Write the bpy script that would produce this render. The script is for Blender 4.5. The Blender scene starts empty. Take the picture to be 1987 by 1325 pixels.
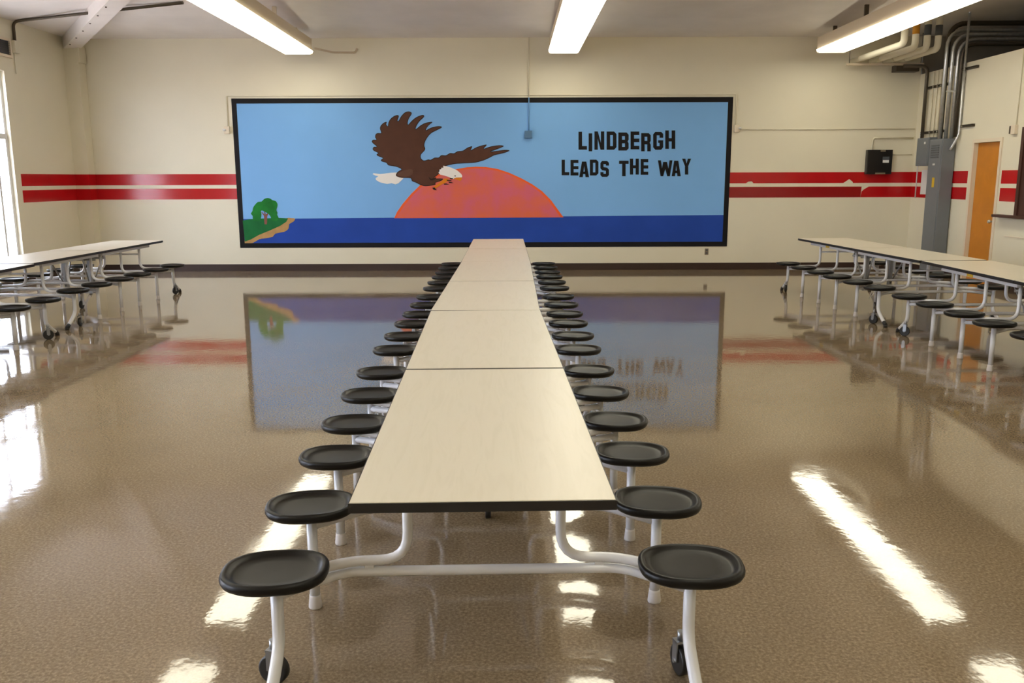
import bpy, bmesh, math, random
from mathutils import Vector, Matrix
from mathutils.geometry import tessellate_polygon

random.seed(7)
scene = bpy.context.scene
COL = scene.collection

# ------------------------------------------------------------------ camera
FPX, IW, IH, EYE = 1680.0, 1987.0, 1325.0, 1.66
PITCH = math.atan(315.5 / FPX)
ROLL = math.radians(-0.18)
CAM_ROT = Matrix.Rotation(math.pi / 2 - PITCH, 4, 'X') @ Matrix.Rotation(ROLL, 4, 'Z')
cam_data = bpy.data.cameras.new('camera')
cam_data.sensor_width = 36.0
cam_data.lens = 36.0 * FPX / IW
cam_data.clip_end = 300
cam = bpy.data.objects.new('camera', cam_data)
cam.matrix_world = Matrix.Translation((0, 0, EYE)) @ CAM_ROT
COL.objects.link(cam)
scene.camera = cam

# ------------------------------------------------------------------ world + exposure
LAMP = 5.5
SKY = 15.0
SUN = 9.0
world = bpy.data.worlds.new('world'); scene.world = world
world.use_nodes = True
bg = world.node_tree.nodes['Background']
bg.inputs['Color'].default_value = (0.76, 0.84, 1.0, 1)
bg.inputs['Strength'].default_value = SKY
sun_data = bpy.data.lights.new('sun', 'SUN'); sun_data.energy = SUN; sun_data.angle = math.radians(.6); sun_data.color = (1.0, .95, .88)
sun = bpy.data.objects.new('sun', sun_data); COL.objects.link(sun)
sun.rotation_euler = (math.radians(12), math.radians(32), 0)      # high sun on the far side of the roof: lights the ground outside the windows
vs = scene.view_settings
vs.view_transform = 'Standard'
vs.look = 'None'
vs.gamma = 1.0
vs.use_curve_mapping = False
vs.exposure = 0.33
cy = scene.cycles
cy.max_bounces = 7; cy.diffuse_bounces = 4; cy.glossy_bounces = 4; cy.transmission_bounces = 2; cy.transparent_max_bounces = 6
cy.caustics_reflective = False; cy.caustics_refractive = False
cy.use_adaptive_sampling = True; cy.adaptive_threshold = 0.02

# ------------------------------------------------------------------ room dimensions
BACK = 16.0          # back wall
LEFT = -7.8          # left wall
RIGHT = 7.28         # right partition wall
REAR = -5.0
EAVE = 4.11

def wallpt(px, py, y=BACK):
    """photo position on the plane of the back wall -> (x, z) in metres"""
    d = (CAM_ROT.to_3x3() @ Vector(((px - IW / 2) / FPX, -(py - IH / 2) / FPX, -1)))
    t = y / d.y
    return d.x * t, EYE + d.z * t

# ------------------------------------------------------------------ materials
def lin(c):
    return tuple(((v / 255) / 12.92 if v / 255 <= 0.04045 else ((v / 255 + 0.055) / 1.055) ** 2.4) for v in c) + (1,)

def mat(name, rgb, rough=0.5, metal=0.0, spec=0.5, var=0.0, vscale=8.0, bump=0.0, bscale=60.0, coat=0.0):
    m = bpy.data.materials.new(name); m.use_nodes = True
    nt = m.node_tree; b = nt.nodes['Principled BSDF']
    col = lin(rgb)
    b.inputs['Base Color'].default_value = col
    b.inputs['Roughness'].default_value = rough
    b.inputs['Metallic'].default_value = metal
    b.inputs['Specular IOR Level'].default_value = spec
    b.inputs['Coat Weight'].default_value = coat
    b.inputs['Coat Roughness'].default_value = 0.1
    if var or bump:
        tc = nt.nodes.new('ShaderNodeTexCoord')
    if var:
        n = nt.nodes.new('ShaderNodeTexNoise'); n.inputs['Scale'].default_value = vscale
        n.inputs['Detail'].default_value = 5
        nt.links.new(tc.outputs['Object'], n.inputs['Vector'])
        r = nt.nodes.new('ShaderNodeMapRange')
        r.inputs['From Min'].default_value = 0.3; r.inputs['From Max'].default_value = 0.7
        r.inputs['To Min'].default_value = 1 - var; r.inputs['To Max'].default_value = 1 + var
        nt.links.new(n.outputs['Fac'], r.inputs['Value'])
        mx = nt.nodes.new('ShaderNodeMix'); mx.data_type = 'RGBA'; mx.blend_type = 'MULTIPLY'
        mx.inputs['Factor'].default_value = 1
        mx.inputs['A'].default_value = col
        nt.links.new(r.outputs['Result'], mx.inputs['B'])
        nt.links.new(mx.outputs['Result'], b.inputs['Base Color'])
    if bump:
        n2 = nt.nodes.new('ShaderNodeTexNoise'); n2.inputs['Scale'].default_value = bscale
        nt.links.new(tc.outputs['Object'], n2.inputs['Vector'])
        bp = nt.nodes.new('ShaderNodeBump'); bp.inputs['Strength'].default_value = bump
        bp.inputs['Distance'].default_value = 0.002
        nt.links.new(n2.outputs['Fac'], bp.inputs['Height'])
        nt.links.new(bp.outputs['Normal'], b.inputs['Normal'])
    return m

def floor_material():
    m = bpy.data.materials.new('waxed_vinyl_floor'); m.use_nodes = True
    nt = m.node_tree; b = nt.nodes['Principled BSDF']; L = nt.links
    tc = nt.nodes.new('ShaderNodeTexCoord')
    n1 = nt.nodes.new('ShaderNodeTexNoise'); n1.inputs['Scale'].default_value = 80; n1.inputs['Detail'].default_value = 4
    n1.inputs['Roughness'].default_value = 0.7
    n2 = nt.nodes.new('ShaderNodeTexNoise'); n2.inputs['Scale'].default_value = 1.3; n2.inputs['Detail'].default_value = 3
    L.new(tc.outputs['Object'], n1.inputs['Vector']); L.new(tc.outputs['Object'], n2.inputs['Vector'])
    r = nt.nodes.new('ShaderNodeValToRGB'); e = r.color_ramp.elements
    e[0].position = 0.30; e[0].color = lin((98, 85, 67))
    e[1].position = 0.72; e[1].color = lin((166, 148, 124))
    x = e.new(0.5); x.color = lin((132, 115, 92))
    L.new(n1.outputs['Fac'], r.inputs['Fac'])
    mr = nt.nodes.new('ShaderNodeMapRange'); mr.inputs['From Min'].default_value = .3; mr.inputs['From Max'].default_value = .7
    mr.inputs['To Min'].default_value = .9; mr.inputs['To Max'].default_value = 1.06
    L.new(n2.outputs['Fac'], mr.inputs['Value'])
    mx = nt.nodes.new('ShaderNodeMix'); mx.data_type = 'RGBA'; mx.blend_type = 'MULTIPLY'; mx.inputs['Factor'].default_value = 1
    L.new(r.outputs['Color'], mx.inputs['A']); L.new(mr.outputs['Result'], mx.inputs['B'])
    L.new(mx.outputs['Result'], b.inputs['Base Color'])
    b.inputs['Roughness'].default_value = 0.14
    b.inputs['Specular IOR Level'].default_value = 0.95
    # uneven wax: slight waves and patchy roughness
    n3 = nt.nodes.new('ShaderNodeTexNoise'); n3.inputs['Scale'].default_value = 11.0; n3.inputs['Detail'].default_value = 3
    n3.inputs['Roughness'].default_value = 0.6
    L.new(tc.outputs['Object'], n3.inputs['Vector'])
    bp = nt.nodes.new('ShaderNodeBump'); bp.inputs['Strength'].default_value = 0.22; bp.inputs['Distance'].default_value = 0.0016
    L.new(n3.outputs['Fac'], bp.inputs['Height']); L.new(bp.outputs['Normal'], b.inputs['Normal'])
    n4 = nt.nodes.new('ShaderNodeTexNoise'); n4.inputs['Scale'].default_value = 3.0; n4.inputs['Detail'].default_value = 2
    L.new(tc.outputs['Object'], n4.inputs['Vector'])
    m4 = nt.nodes.new('ShaderNodeMapRange'); m4.inputs['From Min'].default_value = .3; m4.inputs['From Max'].default_value = .7
    m4.inputs['To Min'].default_value = .03; m4.inputs['To Max'].default_value = .075
    L.new(n4.outputs['Fac'], m4.inputs['Value']); L.new(m4.outputs['Result'], b.inputs['Roughness'])
    return m

def laminate_material():
    m = bpy.data.materials.new('pale_woodgrain_laminate'); m.use_nodes = True
    nt = m.node_tree; b = nt.nodes['Principled BSDF']; L = nt.links
    tc = nt.nodes.new('ShaderNodeTexCoord')
    mp = nt.nodes.new('ShaderNodeMapping'); mp.inputs['Scale'].default_value = (9, 0.9, 1)
    L.new(tc.outputs['Object'], mp.inputs['Vector'])
    n = nt.nodes.new('ShaderNodeTexNoise'); n.inputs['Scale'].default_value = 2.2; n.inputs['Detail'].default_value = 3; n.inputs['Distortion'].default_value = 1.1
    L.new(mp.outputs['Vector'], n.inputs['Vector'])
    w = nt.nodes.new('ShaderNodeMath'); w.operation = 'MULTIPLY'; w.inputs[1].default_value = 16
    L.new(n.outputs['Fac'], w.inputs[0])
    s = nt.nodes.new('ShaderNodeMath'); s.operation = 'SINE'; L.new(w.outputs[0], s.inputs[0])
    r = nt.nodes.new('ShaderNodeMapRange'); r.inputs['From Min'].default_value = -1; r.inputs['From Max'].default_value = 1
    L.new(s.outputs[0], r.inputs['Value'])
    c = nt.nodes.new('ShaderNodeMix'); c.data_type = 'RGBA'
    c.inputs['A'].default_value = lin((214, 207, 190)); c.inputs['B'].default_value = lin((218, 211, 195))
    L.new(r.outputs['Result'], c.inputs['Factor'])
    L.new(c.outputs['Result'], b.inputs['Base Color'])
    b.inputs['Roughness'].default_value = 0.32
    return m

def emit_material(name, rgb, strength):
    m = bpy.data.materials.new(name); m.use_nodes = True
    nt = m.node_tree; b = nt.nodes['Principled BSDF']
    b.inputs['Base Color'].default_value = (0.9, 0.9, 0.88, 1)
    b.inputs['Emission Color'].default_value = rgb + (1,)
    b.inputs['Emission Strength'].default_value = strength
    return m

def glass_material():
    m = bpy.data.materials.new('window_glass'); m.use_nodes = True
    nt = m.node_tree; nt.nodes.clear(); L = nt.links
    out = nt.nodes.new('ShaderNodeOutputMaterial'); mx = nt.nodes.new('ShaderNodeMixShader')
    tr = nt.nodes.new('ShaderNodeBsdfTransparent'); gl = nt.nodes.new('ShaderNodeBsdfGlossy')
    gl.inputs['Roughness'].default_value = 0.02
    mx.inputs[0].default_value = 0.07
    L.new(tr.outputs[0], mx.inputs[1]); L.new(gl.outputs[0], mx.inputs[2]); L.new(mx.outputs[0], out.inputs[0])
    return m

def sun_paint():
    m = mat('coral_sun_paint', (222, 96, 92), 0.6, spec=0.2)
    nt = m.node_tree; b = nt.nodes['Principled BSDF']; L = nt.links
    tc = nt.nodes.new('ShaderNodeTexCoord')
    n = nt.nodes.new('ShaderNodeTexNoise'); n.inputs['Scale'].default_value = 2.6; n.inputs['Detail'].default_value = 4
    L.new(tc.outputs['Object'], n.inputs['Vector'])
    r = nt.nodes.new('ShaderNodeValToRGB'); e = r.color_ramp.elements
    e[0].position = .36; e[0].color = lin((224, 108, 78)); e[1].position = .62; e[1].color = lin((216, 104, 122))
    x = e.new(.5); x.color = lin((220, 106, 100))
    L.new(n.outputs['Fac'], r.inputs['Fac']); L.new(r.outputs['Color'], b.inputs['Base Color'])
    return m

M = dict(
    wall=mat('cream_wall_paint', (227, 220, 199), 0.5, var=0.02, vscale=1.5, bump=0.15, bscale=90),
    ceil=mat('off_white_ceiling', (234, 228, 224), 0.8, var=0.04, vscale=2),
    gray=mat('gray_for_unlit_space', (150, 144, 134), 0.9, var=0.1, vscale=3),  # wall color grayed to carry the shade of the unlit space
    floor=floor_material(),
    red=mat('red_stripe_paint', (184, 16, 24), 0.17, spec=0.45, var=0.05, vscale=3),
    darkred=mat('dark_red_stripe_paint', (146, 12, 20), 0.2, spec=0.45, var=0.05, vscale=3),
    base=mat('dark_brown_vinyl_base', (52, 34, 28), 0.4),
    white=mat('white_painted_metal', (226, 226, 226), 0.4),
    tube=mat('white_enamel_tube', (216, 216, 220), 0.25, coat=0.3),
    steel=mat('galvanized_steel', (204, 206, 208), 0.36, metal=0.85, var=0.1, vscale=20),
    darksteel=mat('dull_dark_conduit', (92, 84, 74), 0.5, metal=0.6),
    panel=mat('gray_enamel_cabinet', (112, 116, 122), 0.45, var=0.04, vscale=4),
    panel_dark=mat('dark_gray_louver', (76, 80, 86), 0.5),
    seat=mat('black_molded_plastic', (9, 8, 9), 0.38, spec=0.32, var=0.1, vscale=9),
    rubber=mat('black_rubber', (24, 22, 22), 0.5),
    edge=mat('black_edge_molding', (26, 24, 25), 0.4),
    lam=laminate_material(),
    under=mat('table_underside_board', (150, 136, 116), 0.7),
    fork=mat('zinc_caster_fork', (150, 152, 156), 0.35, metal=0.8),
    glide=mat('gray_white_glide', (206, 200, 198), 0.5),
    bracegray=mat('gray_steel_linkage', (150, 150, 150), 0.4, metal=0.5),
    housing=mat('beige_fixture_housing', (214, 198, 174), 0.5),
    lens=emit_material('lit_fluorescent_lens', (1.0, 0.94, 0.73), LAMP),
    door=mat('honey_oak_door', (198, 124, 28), 0.4, var=0.08, vscale=5),
    frame=mat('cream_door_frame', (226, 212, 190), 0.4),
    brown=mat('dark_brown_wood', (70, 40, 30), 0.5),
    black=mat('black_enamel_box', (16, 14, 15), 0.3),
    yellow=mat('yellow_label', (214, 176, 40), 0.5),
    orange_label=mat('orange_pipe_label', (206, 142, 34), 0.5),
    pipewhite=mat('white_pipe_insulation', (232, 226, 208), 0.6, bump=0.2, bscale=40),
    glass=glass_material(),
    plate=mat('taupe_outlet_plate', (128, 116, 98), 0.5),
    m_black=mat('mural_black_paint', (22, 20, 24), 0.6, spec=0.2),
    m_sky=mat('mural_sky_paint', (128, 182, 240), 0.6, spec=0.2, var=0.03, vscale=0.8),
    m_sea=mat('mural_sea_paint', (36, 72, 166), 0.6, spec=0.2, var=0.08, vscale=2),
    m_sun=sun_paint(),
    m_rim=mat('mural_orange_paint', (236, 100, 50), 0.6, spec=0.2),
    m_brown=mat('mural_brown_paint', (86, 54, 42), 0.6, spec=0.2, var=0.06, vscale=6),
    m_dark=mat('mural_dark_feather_paint', (50, 34, 32), 0.6, spec=0.2),
    m_lbrown=mat('mural_light_brown_paint', (98, 68, 56), 0.6, spec=0.2),
    m_white=mat('mural_white_paint', (240, 236, 236), 0.6, spec=0.2),
    m_orange=mat('mural_talon_paint', (222, 130, 30), 0.6, spec=0.2),
    m_green=mat('mural_leaf_paint', (26, 118, 44), 0.6, spec=0.2, var=0.25, vscale=5),
    m_hill=mat('mural_grass_paint', (24, 106, 54), 0.6, spec=0.2, var=0.12, vscale=5),
    m_sand=mat('mural_sand_paint', (182, 142, 92), 0.6, spec=0.2, var=0.12, vscale=8),
    m_trunk=mat('mural_trunk_paint', (132, 84, 74), 0.6, spec=0.2),
    m_bluebox=mat('blue_painted_metal', (74, 112, 150), 0.45),
    m_skyconduit=mat('blue_painted_conduit', (104, 152, 206), 0.5),
    concrete=mat('pale_concrete', (206, 196, 190), 0.8, var=0.05, vscale=2),
    tan=mat('tan_stucco', (168, 128, 84), 0.8),
)

# ------------------------------------------------------------------ mesh helpers
class MB:
    def __init__(self):
        self.v = []; self.f = []; self.smooth = []
    def add(self, vs, fs, smooth=False):
        o = len(self.v); self.v += [tuple(p) for p in vs]
        for f in fs:
            self.f.append(tuple(i + o for i in f)); self.smooth.append(smooth)
        return self
    def box(self, x0, x1, y0, y1, z0, z1, c=0.0):
        if c:
            return self.bevel_box(x0, x1, y0, y1, z0, z1, c)
        vs = [(x, y, z) for z in (z0, z1) for y in (y0, y1) for x in (x0, x1)]
        return self.add(vs, [(0, 2, 3, 1), (4, 5, 7, 6), (0, 1, 5, 4), (2, 6, 7, 3), (0, 4, 6, 2), (1, 3, 7, 5)])
    def bevel_box(self, x0, x1, y0, y1, z0, z1, c):
        bm = bmesh.new()
        bmesh.ops.create_cube(bm, size=1)
        for v in bm.verts:
            v.co = Vector(((x0 + x1) / 2 + v.co.x * (x1 - x0), (y0 + y1) / 2 + v.co.y * (y1 - y0), (z0 + z1) / 2 + v.co.z * (z1 - z0)))
        bmesh.ops.bevel(bm, geom=bm.edges[:], offset=c, segments=2, affect='EDGES', profile=0.5)
        bm.verts.index_update()
        self.add([v.co[:] for v in bm.verts], [[v.index for v in f.verts] for f in bm.faces])
        bm.free(); return self
    def tube(self, pts, r, seg=12, fillet=0.0, fseg=6, caps=True):
        P = [Vector(p) for p in pts]
        if fillet:
            Q = [P[0]]
            for i in range(1, len(P) - 1):
                a, b, c = P[i - 1], P[i], P[i + 1]
                d1 = (a - b); d2 = (c - b)
                l = min(fillet, d1.length * .49, d2.length * .49)
                s, e = b + d1.normalized() * l, b + d2.normalized() * l
                for k in range(fseg + 1):
                    t = k / fseg
                    Q.append(s * (1 - t) ** 2 + b * 2 * t * (1 - t) + e * t * t)
            Q.append(P[-1]); P = Q
        n = len(P)
        T = [(P[min(i + 1, n - 1)] - P[max(i - 1, 0)]).normalized() for i in range(n)]
        up = Vector((0, 0, 1)) if abs(T[0].z) < .9 else Vector((1, 0, 0))
        N = (up - T[0] * up.dot(T[0])).normalized()
        vs = []
        for i in range(n):
            N = (N - T[i] * N.dot(T[i])).normalized(); B = T[i].cross(N)
            rr = r[i] if isinstance(r, (list, tuple)) else r
            for k in range(seg):
                a = 2 * math.pi * k / seg
                vs.append(P[i] + N * math.cos(a) * rr + B * math.sin(a) * rr)
        fs = []
        for i in range(n - 1):
            for k in range(seg):
                k2 = (k + 1) % seg
                fs.append((i * seg + k, i * seg + k2, (i + 1) * seg + k2, (i + 1) * seg + k))
        o = len(self.v)
        self.add(vs, fs, True)
        if caps:
            self.f.append(tuple(o + k for k in reversed(range(seg)))); self.smooth.append(False)
            self.f.append(tuple(o + (n - 1) * seg + k for k in range(seg))); self.smooth.append(False)
        return self
    def lathe(self, prof, seg=32, shape=None, center=(0, 0, 0), smooth=True):
        """prof: (radius, z) rows; shape(a) scales the radius by angle"""
        vs = []; n = len(prof)
        for (r, z) in prof:
            for k in range(seg):
                a = 2 * math.pi * k / seg; s = shape(a) if shape else 1
                vs.append((center[0] + r * s * math.cos(a), center[1] + r * s * math.sin(a), center[2] + z))
        fs = []
        for i in range(n - 1):
            for k in range(seg):
                k2 = (k + 1) % seg
                fs.append((i * seg + k, i * seg + k2, (i + 1) * seg + k2, (i + 1) * seg + k))
        fs.append(tuple(reversed(range(seg)))); fs.append(tuple((n - 1) * seg + k for k in range(seg)))
        return self.add(vs, fs, smooth)
    def prism(self, poly, axis, a0, a1):
        """closed 2-D outline extruded along an axis; axis 'x': poly=(y,z), 'y': poly=(x,z), 'z': poly=(x,y)"""
        def p3(p, a):
            return {'x': (a, p[0], p[1]), 'y': (p[0], a, p[1]), 'z': (p[0], p[1], a)}[axis]
        n = len(poly)
        tris = tessellate_polygon([[Vector((p[0], p[1], 0)) for p in poly]])
        vs = [p3(p, a0) for p in poly] + [p3(p, a1) for p in poly]
        fs = [tuple(t) for t in tris] + [tuple(i + n for i in reversed(t)) for t in tris]
        for i in range(n):
            j = (i + 1) % n; fs.append((i, j, j + n, i + n))
        return self.add(vs, fs)
    def mesh(self, name, material):
        me = bpy.data.meshes.new(name)
        me.from_pydata(self.v, [], self.f)
        bm = bmesh.new(); bm.from_mesh(me); bmesh.ops.recalc_face_normals(bm, faces=bm.faces[:]); bm.to_mesh(me); bm.free()
        for p, s in zip(me.polygons, self.smooth): p.use_smooth = s
        me.materials.append(material); me.update()
        return me
    def build(self, name, material, parent=None):
        o = bpy.data.objects.new(name, self.mesh(name, material)); COL.objects.link(o)
        if parent: o.parent = parent
        return o

def tag(o, label=None, cat=None, group=None, kind=None):
    if label: o['label'] = label
    if cat: o['category'] = cat
    if group: o['group'] = group
    if kind: o['kind'] = kind
    return o

def empty(name, loc=(0, 0, 0), rz=0.0):
    o = bpy.data.objects.new(name, None); o.empty_display_size = .1
    o.location = loc; o.rotation_euler = (0, 0, rz); COL.objects.link(o)
    return o

def link(name, mesh, parent, loc=(0, 0, 0), rz=0.0, scale=None):
    o = bpy.data.objects.new(name, mesh); COL.objects.link(o); o.parent = parent
    o.location = loc; o.rotation_euler = (0, 0, rz)
    if scale: o.scale = scale
    return o

def copy_tree(o, parent=None):
    c = o.copy(); COL.objects.link(c); c.parent = parent
    for ch in list(o.children): copy_tree(ch, c)
    return c

def struct(name, mb, material, label=None):
    o = mb.build(name, material)
    return tag(o, label=label, kind='structure')

# ================================================================== THE ROOM
struct('floor', MB().box(LEFT - .2, 11.2, REAR - .2, BACK + .2, -.1, 0), M['floor'], 'glossy mottled tan vinyl floor')

# back wall and its paint
wall_back = struct('wall_back', MB().box(LEFT - .2, RIGHT + .0, BACK, BACK + .2, 0, 4.3), M['wall'], 'cream back wall with red stripes and mural')
struct('wall_back_beyond', MB().box(RIGHT + .02, 11.2, BACK, BACK + .2, 0, 4.6), M['gray'], 'end wall above the right partition, shade put into its gray')

def stripe_y(name, outline, material, parent):
    mb = MB(); mb.prism(outline, 'y', BACK - .002, BACK + .001)
    return mb.build(name, material, parent)

ML, MR, MT, MBOT = -5.0, 3.965, 3.085, 0.425      # mural extents on the back wall
S1, S2, S3, S4 = 1.762, 1.568, 1.504, 1.310        # stripe heights
stripe_y('painted_stripe', [(LEFT, S2), (ML, S2), (ML, S1), (LEFT, S1)], M['red'], wall_back)
stripe_y('painted_stripe', [(LEFT, S4), (ML, S4), (ML, S3), (LEFT, S3)], M['red'], wall_back)
X = lambda px: wallpt(px, 360)[0]
stripe_y('painted_stripe', [(MR, S2), (X(1447), S2), (X(1452), S2 + .03), (X(1458), S2 + .035), (X(1462), S2), (X(1636), S2), (X(1640), S2 + .025),
                            (X(1647), S2 + .07), (X(1653), S2 + .03), (X(1655), S2), (RIGHT, S2), (RIGHT, S1), (MR, S1)], M['red'], wall_back)
stripe_y('painted_stripe', [(MR, S4), (X(1671), S4), (X(1672), S3), (MR, S3)], M['darkred'], wall_back)
stripe_y('painted_stripe', [(X(1671), S4), (RIGHT, S4), (RIGHT, S3), (X(1686), S3), (X(1677), S3 - .05), (X(1672.5), S3 - .09)], M['red'], wall_back)

# left wall: far window, plus two unseen ones added for daylight
WINS = [(12.0, 13.86), (3.4, 6.2), (-1.2, 1.6)]
WZ0, WZ1, WTR = 0.42, 3.32, 2.33
mb = MB()
mb.box(LEFT - .2, LEFT, REAR - .2, BACK, 0, WZ0)
mb.box(LEFT - .2, LEFT, REAR - .2, BACK, WZ1, 4.3)
ys = sorted([REAR - .2, BACK] + [v for w in WINS for v in w])
for i in range(0, len(ys), 2):
    mb.box(LEFT - .2, LEFT, ys[i], ys[i + 1], WZ0, WZ1)
wall_left = struct('wall_left', mb, M['wall'], 'cream left wall with tall windows, the nearer two added for daylight')
for z0, z1 in ((S4, S3), (S2, S1)):
    MB().box(LEFT - .001, LEFT + .002, 14.02, BACK - .25, z0, z1).build('painted_stripe', M['red'], wall_left)

for i, (y0, y1) in enumerate(WINS):
    mb = MB()
    xo, xi = LEFT - .14, LEFT - .06
    for a, b in ((y0, y0 + .06), (y1 - .06, y1)):
        mb.box(xo, xi, a, b, WZ0, WZ1)
    mb.box(xo, xi, y0 + .06, y1 - .06, WZ1 - .06, WZ1); mb.box(xo, xi, y0 + .06, y1 - .06, WZ0, WZ0 + .06)
    w = struct('window_%d' % (i + 1), mb, M['white'], 'tall white framed window in the left wall, the nearer two added for daylight')
    MB().box(xo - .01, xi + .03, y0 + .06, y1 - .06, WTR - .04, WTR + .04).build('transom_bar', M['white'], w)
    ym = (y0 + y1) / 2
    for yy in (y0 + .32, ym, y1 - .32):
        MB().box(xo, xi, yy - .025, yy + .025, WZ0 + .06, WTR - .04).build('mullion', M['white'], w)
    for yy in (ym,):
        MB().box(xo, xi, yy - .025, yy + .025, WTR + .04, WZ1 - .06).build('mullion', M['white'], w)
    edges = [y0 + .06, y0 + .295, y0 + .345, ym - .025, ym + .025, y1 - .345, y1 - .295, y1 - .06]
    for k in range(0, 8, 2):
        MB().box(LEFT - .104, LEFT - .098, edges[k], edges[k + 1], WZ0 + .06, WTR - .04).build('pane', M['glass'], w)
    for a, b in ((y0 + .06, ym - .025), (ym + .025, y1 - .06)):
        MB().box(LEFT - .104, LEFT - .098, a, b, WTR + .04, WZ1 - .06).build('pane', M['glass'], w)
    MB().box(LEFT - .2, LEFT + .03, y0, y1, WZ0 - .03, WZ0).build('window_sill', M['white'], w)

# right partition: stops short of the ceiling, door opening near the far end
RTOP = 3.46
DY0, DY1, DTOP = 13.19, 13.92, 2.19
mb = MB()
mb.box(RIGHT, RIGHT + .18, REAR - .2, DY0, 0, RTOP); mb.box(RIGHT, RIGHT + .18, DY1, BACK, 0, RTOP)
mb.box(RIGHT, RIGHT + .18, DY0, DY1, DTOP, RTOP)
wall_right = struct('wall_right', mb, M['wall'], 'cream right partition wall ending below the ceiling')
for z0, z1 in ((S4, S3), (S2, S1)):
    for y0, y1 in ((14.06, BACK), (12.3, 13.09)):
        MB().box(RIGHT - .002, RIGHT + .001, y0, y1, z0, z1).build('painted_stripe', M['red'], wall_right)
struct('wall_beyond', MB().box(11.0, 11.2, REAR - .2, BACK, 0, 4.7), M['gray'], 'far wall of the space past the partition, shade put into its gray')
struct('wall_rear', MB().box(LEFT - .2, 11.2, REAR - .2, REAR, 0, 4.7), M['wall'], 'unseen cream wall behind the viewer, added to enclose the room light')  # unseen wall, added to close the room for its lighting

# door in the right wall
d = struct('door_1', MB().box(RIGHT + .05, RIGHT + .095, DY0 + .005, DY1 - .005, 0.005, DTOP - .005), M['door'], 'honey oak slab door in the right wall')
mb = MB()
for a, b in ((DY0 - .055, DY0), (DY1, DY1 + .055)):
    mb.box(RIGHT - .018, RIGHT + .0, a, b, 0, DTOP + .055)
mb.box(RIGHT - .018, RIGHT, DY0, DY1, DTOP, DTOP + .055)
mb.build('door_frame', M['frame'], d)
kb = MB(); kb.tube([(RIGHT + .05, DY0 + .07, 1.0), (RIGHT - .01, DY0 + .07, 1.0)], .012)
kb.tube([(RIGHT - .005, DY0 + .07, 1.0), (RIGHT - .02, DY0 + .07, 1.0), (RIGHT - .045, DY0 + .07, 1.0)], [.02, .03, .022], seg=14)
kb.build('door_knob', M['steel'], d)

# ceiling: low hip rising from the back and the left walls
HX, HY, HT = -2.9, 9.29, 4.6
mb = MB()
mb.add([(LEFT, BACK, EAVE), (11.2, BACK, EAVE), (11.2, HY, HT), (HX, HY, HT)], [(0, 1, 2, 3)])
mb.add([(LEFT, BACK, EAVE), (HX, HY, HT), (HX, REAR, HT), (LEFT, REAR, EAVE)], [(0, 1, 2, 3)])
mb.add([(HX, HY, HT), (11.2, HY, HT), (11.2, REAR, HT), (HX, REAR, HT)], [(0, 1, 2, 3)])
struct('ceiling', mb, M['ceil'], 'off white ceiling sloping up from the walls')

# corner column and diagonal hip beam
mb = MB().box(LEFT, LEFT + .25, BACK - .25, BACK, 0, 4.05)
col = struct('trim_1', mb, M['wall'], 'square cream corner column')
MB().box(LEFT + .251, LEFT + .285, BACK - .27, BACK - .02, 3.68, 3.95).build('column_cap', M['wall'], col)
for z0, z1 in ((S4, S3), (S2, S1)):
    MB().box(LEFT, LEFT + .252, BACK - .252, BACK - .001, z0, z1).build('painted_stripe', M['red'], col)
a = Vector((LEFT + .06, BACK - .1, EAVE)); b = Vector((HX, HY, HT)); dv = (b - a); dl = dv.normalized(); sd = Vector((dl.y, -dl.x, 0)).normalized()
up = Vector((0, 0, 1))
mb = MB(); vs = []
for p in (a, b):
    for s, t in ((-1, .0), (1, .0), (1, -.2), (-1, -.2)):
        vs.append(p + sd * s * .13 + up * t)
mb.add(vs, [(0, 1, 2, 3), (4, 7, 6, 5), (0, 4, 5, 1), (1, 5, 6, 2), (2, 6, 7, 3), (3, 7, 4, 0)])
beam = struct('trim_2', mb, M['ceil'], 'diagonal white ceiling beam rising from the left corner')
for k in range(12):
    p = a + dv * (0.06 + k * .07) - up * .2 + sd * .09
    MB().tube([p, p - up * .012], .014, seg=8).build('bolt', M['darksteel'], beam)

# baseboards
struct('baseboard_back', MB().box(LEFT + .25, RIGHT, BACK - .014, BACK, 0, .125), M['base'], 'dark brown vinyl baseboard on the back wall')
struct('baseboard_left', MB().box(LEFT, LEFT + .014, REAR, BACK - .25, 0, .125), M['base'], 'dark brown vinyl baseboard on the left wall')
mb = MB().box(RIGHT - .014, RIGHT, REAR, DY0 - .055, 0, .125); mb.box(RIGHT - .014, RIGHT, DY1 + .055, BACK - .014, 0, .125)
struct('baseboard_right', mb, M['base'], 'dark brown vinyl baseboard on the right wall')

# outdoors past the windows
struct('ground_outside', MB().box(-60, LEFT - .2, -40, 60, -.25, -.15), M['concrete'], 'pale concrete outside the windows')
struct('wall_outside', MB().box(-30, -15.5, 10, 22.6, -.15, 2.2), M['tan'], 'low tan stucco building outside the window')

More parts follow.
